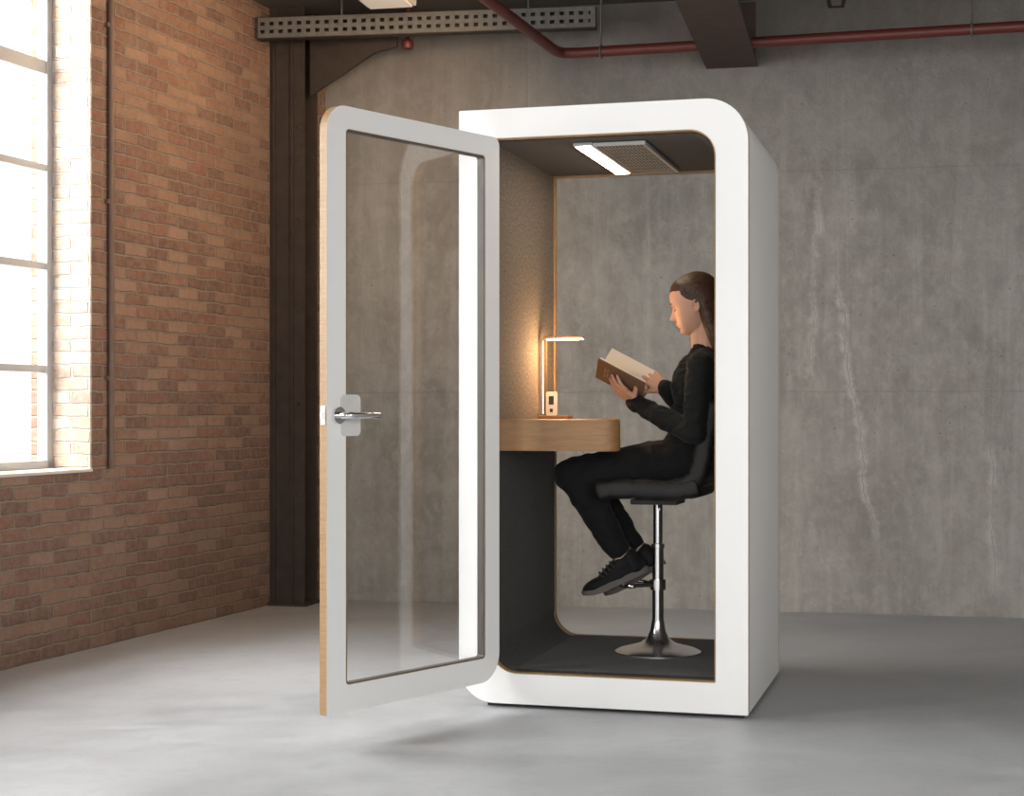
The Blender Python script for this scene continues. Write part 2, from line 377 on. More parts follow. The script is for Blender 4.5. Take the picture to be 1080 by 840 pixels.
# ------------------------------------------------------------------ steel column with bracket
RA = -math.radians(15)
col = empty('steel_column', (-1.215, 8.93, 0), RA, 'dark brown steel column in the corner beside the brick wall', 'column')
bm = B(); z1 = CZ
box(bm, -.12, -.10, .015, .12, -.085, z1); box(bm, -.12, .075, .015, .12, .09, z1); finish('flange', bm, M['steel'], col)
bm = B(); box(bm, -.008, -.085, .015, .008, .075, z1); box(bm, -.06, -.115, .015, -.045, -.10, z1-.2); box(bm, .045, -.115, .015, .06, -.10, z1-.2); finish('web', bm, M['steel'], col)
bm = B(); box(bm, -.14, -.13, 0, .14, .11, .016)
finish('base_plate', bm, M['steel'], col)
bm = B(); slab(bm, [(.12, 2.78), (.12, 3.10), (.62, 3.10), (.62, 3.02), (.50, 3.0)], -.02, .0); box(bm, .12, -.06, 3.10, .62, .05, 3.112)
finish('bracket', bm, M['steel'], col)
for z in (.6, 1.1, 1.6, 2.1, 2.6):
    for x in (-.09, .09):
        bm = B(); ell(bm, (x, -.10, z), (.012, .008, .012), u=10, v=6); finish('rivet', bm, M['steel'], col)

# ------------------------------------------------------------------ overhead steelwork and pipes
L0 = ray(272, 40, 8.66); R0 = ray(628, 28, 8.40); zb = 3.047
d = (R0-L0); Lb = math.hypot(d.x, d.y)
pb = empty('perforated_beam', (L0.x, L0.y, zb), math.atan2(d.y, d.x), 'grey perforated steel channel hung below the ceiling beside the brick wall', 'beam')
bm = B(); n = 36; pitch = Lb/n
for z0_, z1_ in ((0, .022), (.042, .064), (.084, .106)): box(bm, 0, 0, z0_, Lb, .004, z1_)
for k in range(n+1):
    x = min(k*pitch, Lb-.013); box(bm, max(0, x-.013), .0005, .002, min(Lb, x+.013), .0035, .104)
finish('perforated_web', bm, M['galv'], pb)
bm = B(); box(bm, 0, 0.004, -.004, Lb, .07, 0); box(bm, 0, .004, .106, Lb, .07, .110); box(bm, 0, .066, 0, Lb, .07, .106); finish('channel_lip', bm, M['steel'], pb)
for x in (.45, 1.45):
    bm = B(); tube(bm, [(x, .035, .11), (x, .035, CZ-zb)], .006, 8); finish('hanger_rod', bm, M['galv'], pb)
# pipe
zp = 2.905; A = ray(590, 57, 8.40); E = ray(1080, 28, 7.79); Q = ray(515, 0, 7.29)
A.z = E.z = Q.z = zp
dr = (E-A).normalized(); db = (Q-A).normalized()
pipe = empty('sprinkler_pipe', (A.x, A.y, zp), 0, 'long red painted pipe bending across the wall under the ceiling', 'pipe')
bm = B(); el = [A+db*.10, A+db*.06+dr*.006, A+db*.03+dr*.018, A+dr*.03+db*.018, A+dr*.06+db*.006, A+dr*.10]
tube(bm, [A+db*6.0, A+db*3, A+db*.1]+el[1:-1]+[A+dr*.1, A+dr*2, A+dr*3.6], .027, 16)
finish('tube', bm, M['red'], pipe, smooth=.7, off=A)
for base, dd in ((A+dr*.10, dr), (A+db*.10, db), (A+dr*2.05, dr)):
    bm = B(); tube(bm, [base-dd*.03, base-dd*.03, base+dd*.03], .036, 16); finish('coupling', bm, M['red'], pipe, smooth=.7, off=A)
for t in (.22, 2.05, 3.3):
    p = A+dr*t; bm = B(); tube(bm, [p+Vector((0, 0, .03)), Vector((p.x, p.y, CZ))], .005, 8)
    tube(bm, [p+(dr.cross(Vector((0,0,1)))*math.cos(a)+Vector((0,0,1))*math.sin(a))*.033 for a in [2*PI*i/16 for i in range(16)]], .005, 6, closed=True)
    finish('hanger', bm, M['galv'], pipe, off=A)
# sprinkler drop behind the channel
p = ray(430, 47, 8.78); sp = empty('fire_sprinkler', (p.x, p.y, p.z), 0, 'small red fire sprinkler poking out below the perforated steel channel', 'sprinkler')
bm = B(); tube(bm, [(0, .0, .0), (0, 0, CZ-p.z)], .012, 10); finish('drop_pipe', bm, M['red'], sp)
bm = B(); lathe(bm, [(.012, -.03), (.03, -.022), (.036, .0), (.03, .02), (.012, .03)], seg=16); finish('nozzle', bm, M['red'], sp, smooth=.6)
# big beam into back wall
q = ray(745, 72, 8.63)
wb = empty('steel_beam', (q.x, q.y, 2.876), ABK, 'rusty brown steel joist running out of the concrete wall above the red pipe', 'beam')
bm = B(); box(bm, 0, -6, 0, .27, 0, .02); box(bm, 0, -6, CZ-2.876-.02, .27, 0, CZ-2.876-.001); finish('flange', bm, M['beam'], wb)
bm = B(); box(bm, .125, -6, .02, .145, 0, CZ-2.876-.02); finish('web', bm, M['beam'], wb)
for a, b in ((.145, .26), (0, .125)):
    bm = B(); box(bm, a, -.012, .02, b, 0, .34); finish('end_plate', bm, M['beam'], wb)
# white fixture and bracket
p = ray(408, 4, 8.2)
fx = empty('ceiling_fixture', (p.x, p.y, CZ), ABK, 'small white box light on the ceiling above the perforated channel', 'light fixture')
bm = B(); box(bm, -.13, -.35, -.13, .13, .1, -.0, bev=.012); finish('housing', bm, M['lampwhite'], fx)
bm = B(); box(bm, -.11, -.33, -.138, .11, .08, -.1301); finish('diffuser', bm, M['white'], fx)
p = ray(882, 8, 8.0)
bk = empty('ceiling_bracket', (p.x, p.y, CZ), ABK, 'small grey steel bracket on the ceiling right of the rusty joist', 'bracket')
bm = B(); box(bm, -.10, -.03, -.02, .10, .03, 0); finish('plate', bm, M['steel'], bk)
bm = B(); tube(bm, [(-.07, 0, -.02), (-.03, 0, -.20), (.03, 0, -.20), (.07, 0, -.02)], .01, 8); finish('strap', bm, M['steel'], bk)

# ------------------------------------------------------------------ booth
W, D, HT = 1.044, .99, 2.15
booth = empty('phone_booth', (0, 0, 0), 0, 'white single person office booth with rounded corners and glass door standing open', 'booth', mw=BM)
def outer(o=0): return rrect(o, .014+o, W-o, HT-o, (.13-o, .004, .15-o, .004), 12)
IX0, IZ0, IX1, IZ1 = .11, .122, .932, 2.045
def inner(o=0):
    f = lambda r: max(r-o, .001)
    return rrect(IX0+o, IZ0+o, IX1-o, IZ1-o, (f(.11), f(.006), f(.095), f(.006)), 12)
def bpart(name, bm, m, parent=None, smooth=.5, **k): return finish(name, bm, m, parent or booth, smooth=smooth, **k)
bm = B(); ring(bm, outer(), inner(), 0, .018); bpart('front_frame', bm, M['white'])
bm = B(); ring(bm, outer(-.0014), outer(.02), .018, .027); bpart('plywood_edge', bm, M['ply'])
bm = B(); ring(bm, outer(), inner(), .027, .955); bpart('shell', bm, M['white'])
bm = B(); ring(bm, outer(-.0010), outer(.02), .955, .962); bpart('plywood_edge', bm, M['ply'])
bm = B(); ring(bm, outer(), inner(), .962, .985); bpart('rear_frame', bm, M['white'])
bm = B(); ring(bm, inner(-.0), inner(.004), -.001, .032); bpart('opening_trim', bm, M['ply'])
bm = B(); ring(bm, inner(), inner(.008), .032, .94)
for f in bm.faces:
    c = f.calc_center_median()
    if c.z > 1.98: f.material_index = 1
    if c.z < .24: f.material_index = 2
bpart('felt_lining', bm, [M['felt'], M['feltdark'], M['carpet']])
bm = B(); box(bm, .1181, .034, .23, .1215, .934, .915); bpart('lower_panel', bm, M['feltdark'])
bm = B(); box(bm, .205, .034, .1302, .9235, .935, .136, bev=.002); bpart('carpet', bm, M['carpet'])
bm = B(); ring(bm, inner(.008), inner(.016), .935, .955); bpart('rear_glass_trim', bm, M['ply'])
bm = B(); slab(bm, inner(.0155), .942, .950); bpart('rear_glass', bm, M['glass2'], smooth=None)
bm = B(); box(bm, .10, .03, 0, W-.02, D-.04, .0145); bpart('plinth', bm, M['black'], smooth=None)
# desk
pts = [(.1185, .09), (.50, .09)]
for i in range(1, 11):
    a = -PI/2+PI/2*i/10; pts.append((.50+.062*math.cos(a), .152+.062*math.sin(a)))
pts += [(.545, .24), (.503, .40), (.465, .60), (.43, .78)]
for i in range(7):
    a = PI/2*i/6; pts.append((.365+.04*math.cos(a), .89+.04*math.sin(a)))
pts.append((.1185, .93))
bm = B(); slab(bm, pts, .919, 1.032, 'z'); bmesh.ops.recalc_face_normals(bm, faces=bm.faces)
bmesh.ops.bevel(bm, geom=[e for e in bm.edges if abs(e.verts[0].co.z-e.verts[1].co.z) < 1e-4], offset=.004, segments=2, affect='EDGES')
bpart('desk', bm, M['oak'])
# ceiling light and vent
bm = B(); box(bm, .395, .12, 2.024, .465, .85, 2.036, bev=.002); lh = bpart('led_housing', bm, M['vent'])
bm = B(); box(bm, .403, .13, 2.021, .457, .84, 2.0238); finish('led_strip', bm, M['led'], lh)
bm = B(); box(bm, .468, .12, 2.033, .66, .85, 2.036); vt = bpart('vent', bm, M['ventdark'], smooth=None)
bm = B(); 
for x in (.468, .650): box(bm, x, .12, 2.020, x+.010, .85, 2.033)
for y in (.12, .840): box(bm, .478, y, 2.020, .650, y+.010, 2.033)
for k in range(13):
    x = .4855+k*.0130; box(bm, x, .130, 2.0215, x+.0052, .840, 2.0245)
for k in range(1, 9):
    y = .130+k*.079; box(bm, .478, y, 2.0225, .650, y+.004, 2.0240)
finish('grille', bm, M['vent'], vt)
# door
dloc = (.1515, -.0407, .107); DW, DH, DT = .874, 1.93, .030
bm = B()
dO = rrect(0, 0, DW, DH, (.10, .005, .085, .03), 12); dI = rrect(.084, .088, DW-.089, DH-.074, (.012,)*4, 12)
ring(bm, dO, dI, -DT/2, DT/2, 0, 1, 0)
door = bpart('door', bm, [M['white'], M['ply']], loc=dloc, rot=(0, 0, math.atan2(-.789, -.614)+TH))
bm = B(); ring(bm, dI, rrect(.087, .091, DW-.092, DH-.077, (.010,)*4, 12), -DT/2-.0006, DT/2+.0006); finish('gasket', bm, M['gasket'], door)
bm = B(); ring(bm, rrect(.082, .086, DW-.087, DH-.072, .014, 12), dI, DT/2, DT/2+.0012); finish('glass_bead', bm, M['ply'], door)
bm = B(); slab(bm, rrect(.0865, .0905, DW-.0915, DH-.0765, .010, 6), .004, .010); finish('glass', bm, M['glass'], door)
hz = .945
bm = B(); slab(bm, rrect(DW-.148, hz-.066, DW-.062, hz+.066, .018, 6), DT/2+.001, DT/2+.007); hp = finish('handle_plate', bm, M['plate'], door, smooth=.5)
hx = DW-.048
bm = B(); tube(bm, [(hx, DT/2+.001, hz), (hx, DT/2+.012, hz)], .027, 24)
tube(bm, [(hx, DT/2+.01, hz), (hx, DT/2+.045, hz), (hx-.006, DT/2+.053, hz), (hx-.016, DT/2+.056, hz), (hx-.135, DT/2+.056, hz)], [.012, .011, .011, .011, .010], 16)
finish('handle', bm, M['chrome'], door, smooth=.6)
bm = B(); box(bm, DW-.0005, -.010, hz-.03, DW+.002, .010, hz+.03); box(bm, DW, -.005, hz-.01, DW+.009, .006, hz+.01); finish('latch', bm, M['satin'], door)
bm = B(); tube(bm, [(hx, -DT/2-.001, hz), (hx, -DT/2-.012, hz)], .027, 24)
tube(bm, [(hx, -DT/2-.01, hz), (hx, -DT/2-.028, hz)], .017, 20); finish('knob', bm, M['chrome'], door, smooth=.6)
for z in (.35, 1.8):
    bm = B(); tube(bm, [(.122, -.010, z), (.122, -.010, z+.09)], .007, 12); bpart('hinge', bm, M['satin'])

# ------------------------------------------------------------------ desk lamp
lb = Vector((.150, .68, 1.0323))
lamp = empty('desk_lamp', (0, 0, 0), 0, 'slim bronze desk lamp with glowing bar standing on the oak desk', 'lamp', mw=BM @ Matrix.Translation(lb))
bm = B(); box(bm, -.02, -.045, 0, .100, .045, .013, bev=.003); finish('base', bm, M['oak'], lamp)
bm = B(); box(bm, -.009, -.008, .013, .004, .008, .318); finish('pole', bm, M['bronze'], lamp)
bm = B(); box(bm, -.0125, .000, .02, -.0092, .007, .31); finish('glow_strip', bm, M['glow'], lamp)
bm = B(); box(bm, -.009, -.011, .318, .155, .011, .328, bev=.002); arm = finish('arm', bm, M['bronze'], lamp)
bm = B(); box(bm, .006, -.009, .3145, .152, .009, .3178); finish('light_bar', bm, M['lampled'], arm)
bm = B(); slab(bm, rrect(.006, .013, .050, .108, .008, 4), -.022, -.009); sk = finish('socket_panel', bm, M['socket'], lamp)
for z0_, z1_, xa in ((.056, .090, .018), (.026, .040, .022)):
    bm = B(); box(bm, xa, -.0232, z0_, .056-xa, -.0222, z1_); finish('socket', bm, M['ventdark'], sk)

# ------------------------------------------------------------------ stool
SB = Vector((.628, .549, .136))
stool = empty('bar_stool', (0, 0, 0), 0, 'black padded bar stool on a chrome pedestal inside the booth', 'stool', mw=BM @ Matrix.Translation(SB))
bm = B(); lathe(bm, [(.165, 0), (.165, .006), (.150, .014), (.11, .024), (.07, .036), (.044, .055), (.030, .085), (.0245, .12), (.0245, .125)]); finish('base', bm, M['chrome2'], stool, smooth=.7)
bm = B(); lathe(bm, [(.0225, .12), (.0225, .40), (.026, .402), (.026, .418), (.0185, .42), (.0185, .58)], seg=28); finish('pole', bm, M['chrome'], stool, smooth=.5)
zr = .262
bm = B(); lathe(bm, [(.031, zr-.02), (.031, zr+.02)], seg=24)
rp = [(-.02, -.03, zr)] + [(-.07-.075*math.cos(a), -.10*math.sin(a), zr) for a in [PI/2.2-(2*PI/2.2)*i/18 for i in range(19)]] + [(-.02, .03, zr)]
tube(bm, rp, .009, 12); finish('footrest', bm, M['chrome'], stool, smooth=.7)
bm = B(); box(bm, -.09, -.09, .572, .09, .09, .592, bev=.004); finish('seat_plate', bm, M['black'], stool)
bm = B(); tube(bm, [(.01, -.04, .570), (.03, -.14, .565), (.035, -.17, .560)], .005, 8); finish('height_lever', bm, M['chrome'], stool)
def loft(bm, path, wid, th, rib=0, ribn=1, e0=.09, e1=.09):
    P = [Vector((p[0], 0, p[1])) for p in path]
    Q = []; n = 80; m = len(P)-1
    for i in range(n+1):
        t = i/n*m; k = min(int(t), m-1); f = t-k
        p0, p1, p2, p3 = P[max(k-1, 0)], P[k], P[k+1], P[min(k+2, m)]
        Q.append(.5*((2*p1)+(p2-p0)*f+(2*p0-5*p1+4*p2-p3)*f*f+(3*p1-p0-3*p2+p3)*f**3))
    rings = []
    for i, q in enumerate(Q):
        s = i/n; d = (Q[min(i+1, n)]-Q[max(i-1, 0)]).normalized(); nn = Vector((-d.z, 0, d.x))
        w_ = min(s/e0, (1-s)/e1, 1); e = max(math.sqrt(max(0, 1-(1-w_)**2)), .12)
        w = wid*(.88+.12*e)/2; t = th*e/2*(1-rib*abs(math.cos(s*PI*ribn))**14)
        r = []
        for kk in range(32):
            a = 2*PI*kk/32; ca, sa = math.cos(a), math.sin(a)
            y = w*math.copysign(abs(ca)**.30, ca); z = t*math.copysign(abs(sa)**.5, sa)
            r.append(bm.verts.new(q+Vector((0, y, 0))+nn*z))
        rings.append(r)
    for a, b in zip(rings, rings[1:]):
        for kk in range(32): bm.faces.new((a[kk], a[(kk+1) % 32], b[(kk+1) % 32], b[kk]))
    bm.faces.new(rings[0][::-1]); bm.faces.new(rings[-1])
bm = B(); loft(bm, [(-.205, .622), (-.15, .634), (-.06, .637), (.05, .633), (.13, .637), (.19, .652)], .41, .084, .14, 5, .09, .06); finish('seat', bm, M['leather'], stool, smooth=0)
bm = B(); loft(bm, [(.03, .632), (.105, .640), (.165, .672), (.193, .735), (.206, .81), (.218, .88), (.228, .97)], .40, .082, .12, 8, .04, .06); finish('backrest', bm, M['leather'], stool, smooth=0)

# ------------------------------------------------------------------ book
S0 = PV(677, 423, .54)
h = Vector((-.885, 0, .466)).normalized(); yv = Vector((0, -1, 0)); n0 = h.cross(yv)
R = Matrix((h, yv, n0)).transposed()
book = empty('book', (0, 0, 0), 0, 'open brown hardback book held in both hands of the seated reader', 'book', mw=BM @ Matrix.Translation(S0) @ R.to_4x4())
al, be = math.radians(35), math.radians(66)
LH, WD = .205, .134
def half(bm, ang, sgn, t0, t1, x0, x1, w0, w1, mi=0, curve=0):
    d = Vector((0, sgn*math.cos(ang), math.sin(ang))); nn = Vector((0, -sgn*math.sin(ang), math.cos(ang)))
    N_ = 8; rows = []
    for i in range(N_+1):
        w = w0+(w1-w0)*i/N_; cv = curve*math.sin(PI*min(1, i/N_))
        rows.append([bm.verts.new(Vector((x, 0, 0))+d*w+nn*t) for x in (x0, x1) for t in (t0, t1+cv)])
    for a, b in zip(rows, rows[1:]):
        for q in ((a[0], a[1], b[1], b[0]), (a[2], b[2], b[3], a[3]), (a[0], b[0], b[2], a[2]), (a[1], a[3], b[3], b[1])): bm.faces.new(q)
    bm.faces.new((rows[0][0], rows[0][2], rows[0][3], rows[0][1])); bm.faces.new((rows[-1][0], rows[-1][1], rows[-1][3], rows[-1][2]))
bm = B(); half(bm, al, 1, -.003, 0, 0, LH, 0.002, WD); half(bm, be, -1, -.003, 0, 0, LH, 0.002, WD)
tube(bm, [(0, 0, .001), (LH, 0, .001)], .006, 10); finish('cover', bm, M['cover'], book)
bm = B(); half(bm, al, 1, .0002, .010, .004, LH-.004, .006, WD-.006, curve=.004); half(bm, be, -1, .0002, .010, .004, LH-.004, .006, WD-.006, curve=.004)
finish('pages', bm, M['page'], book)
for ang_ in (74, 84):
    bm = B(); half(bm, math.radians(ang_), -1, .0, .0006, .004, LH-.004, .012, WD-.008, curve=.012); finish('turning_page', bm, M['page'], book)
dd = Vector((0, math.cos(al), math.sin(al))); nn = Vector((0, -math.sin(al), math.cos(al)))
def dash(x0, x1, w0, w1):
    bm = B()
    for k in range(int((w1-w0)/.007)):
        if k % 6 == 4: continue
        a = w0+k*.007; b_ = a+.0045
        vs = [bm.verts.new(Vector((x, 0, 0))+dd*w-nn*.0035) for x, w in ((x0, a), (x1, a), (x1, b_), (x0, b_))]; bm.faces.new(vs)
    finish('lettering', bm, M['gold'], book, recalc=False)
dash(.166, .172, .03, .108); dash(.154, .160, .04, .098); dash(.143, .146, .05, .09)

# ------------------------------------------------------------------ person
person = empty('person', (0, 0, 0), 0, 'person in black clothes sitting on a stool and reading a book in the booth', 'person', mw=BM @ Matrix.Translation(SB))
def pp(name, bm, m, parent=None, **k): return finish(name, bm, m, parent or person, off=SB, **k)
VC = .55
HC = PV(732, 321, VC)                                # head centre at eye height
pitch = math.radians(15)
fw = Vector((-math.cos(pitch), -.04, -math.sin(pitch))).normalized(); upv = Vector((-math.sin(pitch), 0, math.cos(pitch))); 
sd = upv.cross(fw).normalized()                      # her left = towards camera (-v)
upv = fw.cross(sd).normalized()
HR = Matrix((fw, sd, upv)).transposed()
def hp_(a, b, c): return HC+fw*a+sd*b+upv*c
# joints
hipN, hipF = PV(724, 484, .46), PV(728, 482, .64)
knN, knF = PV(601, 501, .45), PV(608, 498, .62)
anN, anF = PV(657, 586, .50), PV(673, 582, .585)
shN, shF = PV(739, 387, .385), PV(745, 385, .715)
elN, elF = PV(733, 458, .355), PV(736, 448, .74)
# hands frame
dn = yv*math.cos(al)+n0*math.sin(al); Nn = (n0*math.cos(al)-yv*math.sin(al))
df = -yv*math.cos(be)+n0*math.sin(be); Nf = (n0*math.cos(be)+yv*math.sin(be))
FN = (h*.86+dn*.42).normalized(); TNn = Nn.cross(FN).normalized()
wN = S0+h*.070+dn*.030-Nn*.024-FN*.060
FF = (h*.95+df*.12).normalized(); Npf = -Nf; TNf = FF.cross(Npf).normalized()
wF = S0+h*.010+df*.085+Nf*.040-FF*.075
def hand(bm, Wp, Fd, Nd, Td, curls, s=.92, spread=.10, thumb=(.55, .75, .25)):
    Fd, Nd, Td = Fd.normalized(), Nd.normalized(), Td.normalized()
    kn = []
    for off, ln in ((.031, .080), (.0105, .084), (-.0105, .081), (-.030, .074)): kn.append(Wp+(Fd*ln+Td*off)*s)
    for i, k in enumerate(kn):
        cap(bm, Wp+Td*(.010-.0068*i)*s+Fd*.002, k, .0145*s, .0105*s, 12)
    cap(bm, Wp+Td*.012*s+Fd*.02*s, Wp+Td*.026*s+Fd*.05*s, .015*s, .012*s, 12)
    for i, (L_, r) in enumerate(((.060, .0084), (.067, .0086), (.063, .0082), (.049, .0072))):
        c = curls[i]; p = kn[i]; tot = 0; lat = (.5-i/3)*spread*2
        for seg, (fr, r0, r1) in enumerate(((.44, 1, .95), (.31, .95, .88), (.25, .88, .72))):
            tot += c[seg]
            dr_ = (Fd*math.cos(tot)+Nd*math.sin(tot)+Td*lat).normalized()
            q = p+dr_*L_*fr*s*1.05; cap(bm, p, q, r*r0*s, r*r1*s, 12); p = q
    a, b_, c = thumb
    p = Wp+(Td*.022+Fd*.022)*s; d1 = (Td*a+Fd*b_+Nd*c).normalized(); q = p+d1*.040*s; cap(bm, p, q, .0135*s, .0105*s, 12)
    d2 = (d1+Fd*.35+Nd*.25).normalized(); q2 = q+d2*.030*s; cap(bm, q, q2, .0105*s, .0095*s, 12)
    d3 = (d2+Fd*.2+Nd*.1).normalized(); cap(bm, q2, q2+d3*.020*s, .0095*s, .0075*s, 12)

def interp(tab, c):
    for (c0, *a), (c1, *b) in zip(tab, tab[1:]):
        if c1 <= c <= c0:
            t = (c0-c)/(c0-c1); t = t*t*(3-2*t)*.35+t*.65
            return [x+(y-x)*t for x, y in zip(a, b)]
    return list(tab[-1][1:])
HT_ = [(.116, .004, -.006, .004), (.112, .022, -.030, .024), (.104, .040, -.050, .040), (.09, .060, -.070, .055), (.07, .0755, -.087, .0655), (.05, .0830, -.095, .0705), (.03, .0855, -.097, .0725),
       (.012, .0845, -.095, .072), (0, .0800, -.091, .070), (-.02, .0785, -.080, .0665), (-.04, .0785, -.066, .0625), (-.055, .0785, -.050, .058), (-.07, .0770, -.042, .0525),
       (-.085, .0735, -.034, .045), (-.097, .0680, -.024, .036), (-.106, .0580, -.010, .025), (-.111, .046, .008, .012), (-.1125, .034, .022, .003)]
def face_disp(y, c):
    g = lambda a, s: math.exp(-(a/s)**2)
    nose = 0
    if -.052 < c < .016:
        t = (.012-c)/.046
        if t <= 1: pr = .0290*max(0, min(1, t))**1.2
        else: pr = .0290*max(0, 1-((t-1)*.046/.012)**1.6)
        nose = max(0, pr)*g(y, .0075+.0045*max(0, min(1, t)))
    ala = .005*(g(y-.0115, .005)+g(y+.0115, .005))*g(c+.037, .006)
    lip = .0085*g(c+.0565, .0050)*g(y, .018)+.0078*g(c+.0690, .0054)*g(y, .016)+.002*g(c+.062, .012)*g(y, .022)
    ml = -.003*g(c+.080, .005)*g(y, .018); chin = .0085*g(c+.095, .012)*g(y, .020)
    e = 0
    for s in (1, -1):
        e += -.0095*g(y-.030*s, .0125)*g(c-.001, .0095)+.0060*g(y-.031*s, .0095)*g(c+.002, .0065)
        e += .0034*g(y-.026*s, .017)*g(c-.018, .0055)+.0025*g(y-.040*s, .016)*g(c+.030, .014)
    return nose+ala+lip+ml+chin+e
def make_head(bm):
    NR, NS = 110, 112; rings = []
    for i in range(NR+1):
        c = .1158-(.1158+.1124)*i/NR; f, b, w_ = interp(HT_, c); cx = (f+b)/2+.012*(w_/.07); r = []
        for j in range(NS):
            a = 2*PI*j/NS; ca, sa = math.cos(a), math.sin(a)
            ex = .86 if ca > 0 else .95
            x = cx+(f-cx)*math.copysign(abs(ca)**ex, ca) if ca > 0 else cx+(cx-b)*math.copysign(abs(ca)**ex, ca)
            y = w_*math.copysign(abs(sa)**.92, sa)
            if ca > 0: x += face_disp(y, c)*min(1, ca*2.5)
            r.append(bm.verts.new(hp_(x, y, c)))
        rings.append(r)
    for a, b in zip(rings, rings[1:]):
        for j in range(NS): bm.faces.new((a[j], a[(j+1) % NS], b[(j+1) % NS], b[j]))
    bm.faces.new(rings[0][::-1]); bm.faces.new(rings[-1])
bm = B(); make_head(bm)
def he(c, r, rot=None): ell(bm, hp_(*c), r, HR @ rot if rot else HR)
for s in (1, -1):
    he((-.012, .0690*s, -.016), (.010, .0045, .020), Matrix.Rotation(-.22, 3, 'Y')); he((-.006, .0705*s, -.033), (.006, .005, .007))
    hel = [hp_(-.012+.0125*math.cos(t)-.004*math.sin(t)*.5, .0735*s, -.014+.0225*math.sin(t)) for t in [2.0*PI*(.02+.80*i/14) for i in range(15)]]
    chain(bm, [hel[i] for i in range(0, 15, 2)], [.0036]*8, 8)
# neck, torso, arms, legs
nb = PV(745, 374, VC)
chain(bm, [hp_(-.030, 0, -.03), hp_(-.034, 0, -.08), nb], [.045, .044, .048])
cap(bm, hp_(.0, 0, -.070), nb+Vector((-.016, 0, 0)), .034, .040)
chest = PV(732, 408, VC); waist = PV(726, 446, VC); pel = PV(724, 480, VC)
ell(bm, chest, (.070, .13, .11)); ell(bm, waist, (.065, .11, .09)); ell(bm, pel, (.090, .14, .085))
for a, b_, w_ in ((shN, elN, wN), (shF, elF, wF)):
    chain(bm, [a, b_, w_], [.042, .034, .0225]); cap(bm, chest+Vector((0, 0, .05)), a, .055, .038)
for a, b_, c in ((hipN, knN, anN), (hipF, knF, anF)): chain(bm, [a, b_, c], [.065, .045, .03])
hand(bm, wN, FN, Nn, TNn, [(.15, .25, .15), (.10, .22, .15), (.08, .2, .15), (.08, .25, .2)], thumb=(.75, .55, .55))
hand(bm, wF, FF, Npf, TNf, [(.25, .45, .3), (.3, .5, .35), (.4, .6, .4), (.5, .7, .4)], thumb=(.55, .75, .35))
# feet
def shoe_frame(an, fwd):
    f = Vector(fwd).normalized(); s = Vector((0, 0, 1)).cross(f).normalized(); u_ = f.cross(s).normalized(); return f, s, u_
SH = []
for an, fwd in ((anN, (-.90, -.16, -.42)), (anF, (-.84, .02, -.54))):
    f, s, u_ = shoe_frame(an, fwd); SH.append((an, f, s, u_))
    chain(bm, [an, an+f*.05-u_*.045, an+f*.13-u_*.06], [.03, .028, .02])
body = pp('body', bm, M['skin']); fuse(body, .0025, 2, .5)

def folds(o, amp, sc_, seed=0, sx=(1, 1, 1)):
    me = o.data; co = [v.co.copy() for v in me.vertices]; nr = [v.normal.copy() for v in me.vertices]
    for i, v in enumerate(me.vertices):
        p = co[i]; q = Vector((p.x*sx[0], p.y*sx[1], p.z*sx[2]))*sc_+Vector((seed, 0, 0))
        q += Vector((noise.noise(q*.5), noise.noise(q*.5+Vector((9, 0, 0))), 0))*.8
        n_ = noise.noise(q); v.co = p+nr[i]*(amp*(1-2*abs(n_))*.7+amp*.4*noise.noise(q*2.7))
# sweater
bm = B()
ell(bm, chest, (.080, .140, .125)); ell(bm, waist, (.074, .122, .10)); ell(bm, PV(725, 470, VC), (.092, .150, .075))
for v_ in (.485, .615): ell(bm, PV(722, 409, v_), (.052, .052, .055))
for a in (shN, shF): cap(bm, nb+Vector((.0, 0, -.016)), a, .048, .050)
cap(bm, shN, shF, .05, .05)
for a, b_, w_, F_ in ((shN, elN, wN, FN), (shF, elF, wF, FF)):
    m1 = a.lerp(b_, .5); m2 = b_.lerp(w_, .5); e = w_+F_*.004
    chain(bm, [a, m1, b_, m2, e], [.054, .050, .043, .040, .0315])
cap(bm, nb+Vector((-.004, 0, -.025)), nb+Vector((-.010, 0, .002)), .060, .053)
cap(bm, nb+Vector((-.020, 0, -.022)), chest+Vector((-.022, 0, .03)), .048, .058)
sw = pp('sweater', bm, M['knit']); fuse(sw, .0045, 6, .5); folds(sw, .0065, 15, 3, (1, 1, 1.7))
# trousers
bm = B()
ell(bm, pel, (.104, .158, .090)); ell(bm, PV(728, 484, VC), (.100, .155, .080))
for a, b_, c in ((hipN, knN, anN), (hipF, knF, anF)):
    chain(bm, [a, a.lerp(b_, .45), a.lerp(b_, .85), b_], [.082, .076, .063, .060])
    e = b_.lerp(c, .90); chain(bm, [b_, b_.lerp(c, .12)+Vector((.010, 0, 0)), b_.lerp(c, .4)+Vector((.012, 0, 0)), b_.lerp(c, .75), e], [.060, .060, .060, .051, .046])
tr = pp('trousers', bm, M['denim']); fuse(tr, .005, 6, .5); folds(tr, .0080, 12, 8, (1, 1, 1))
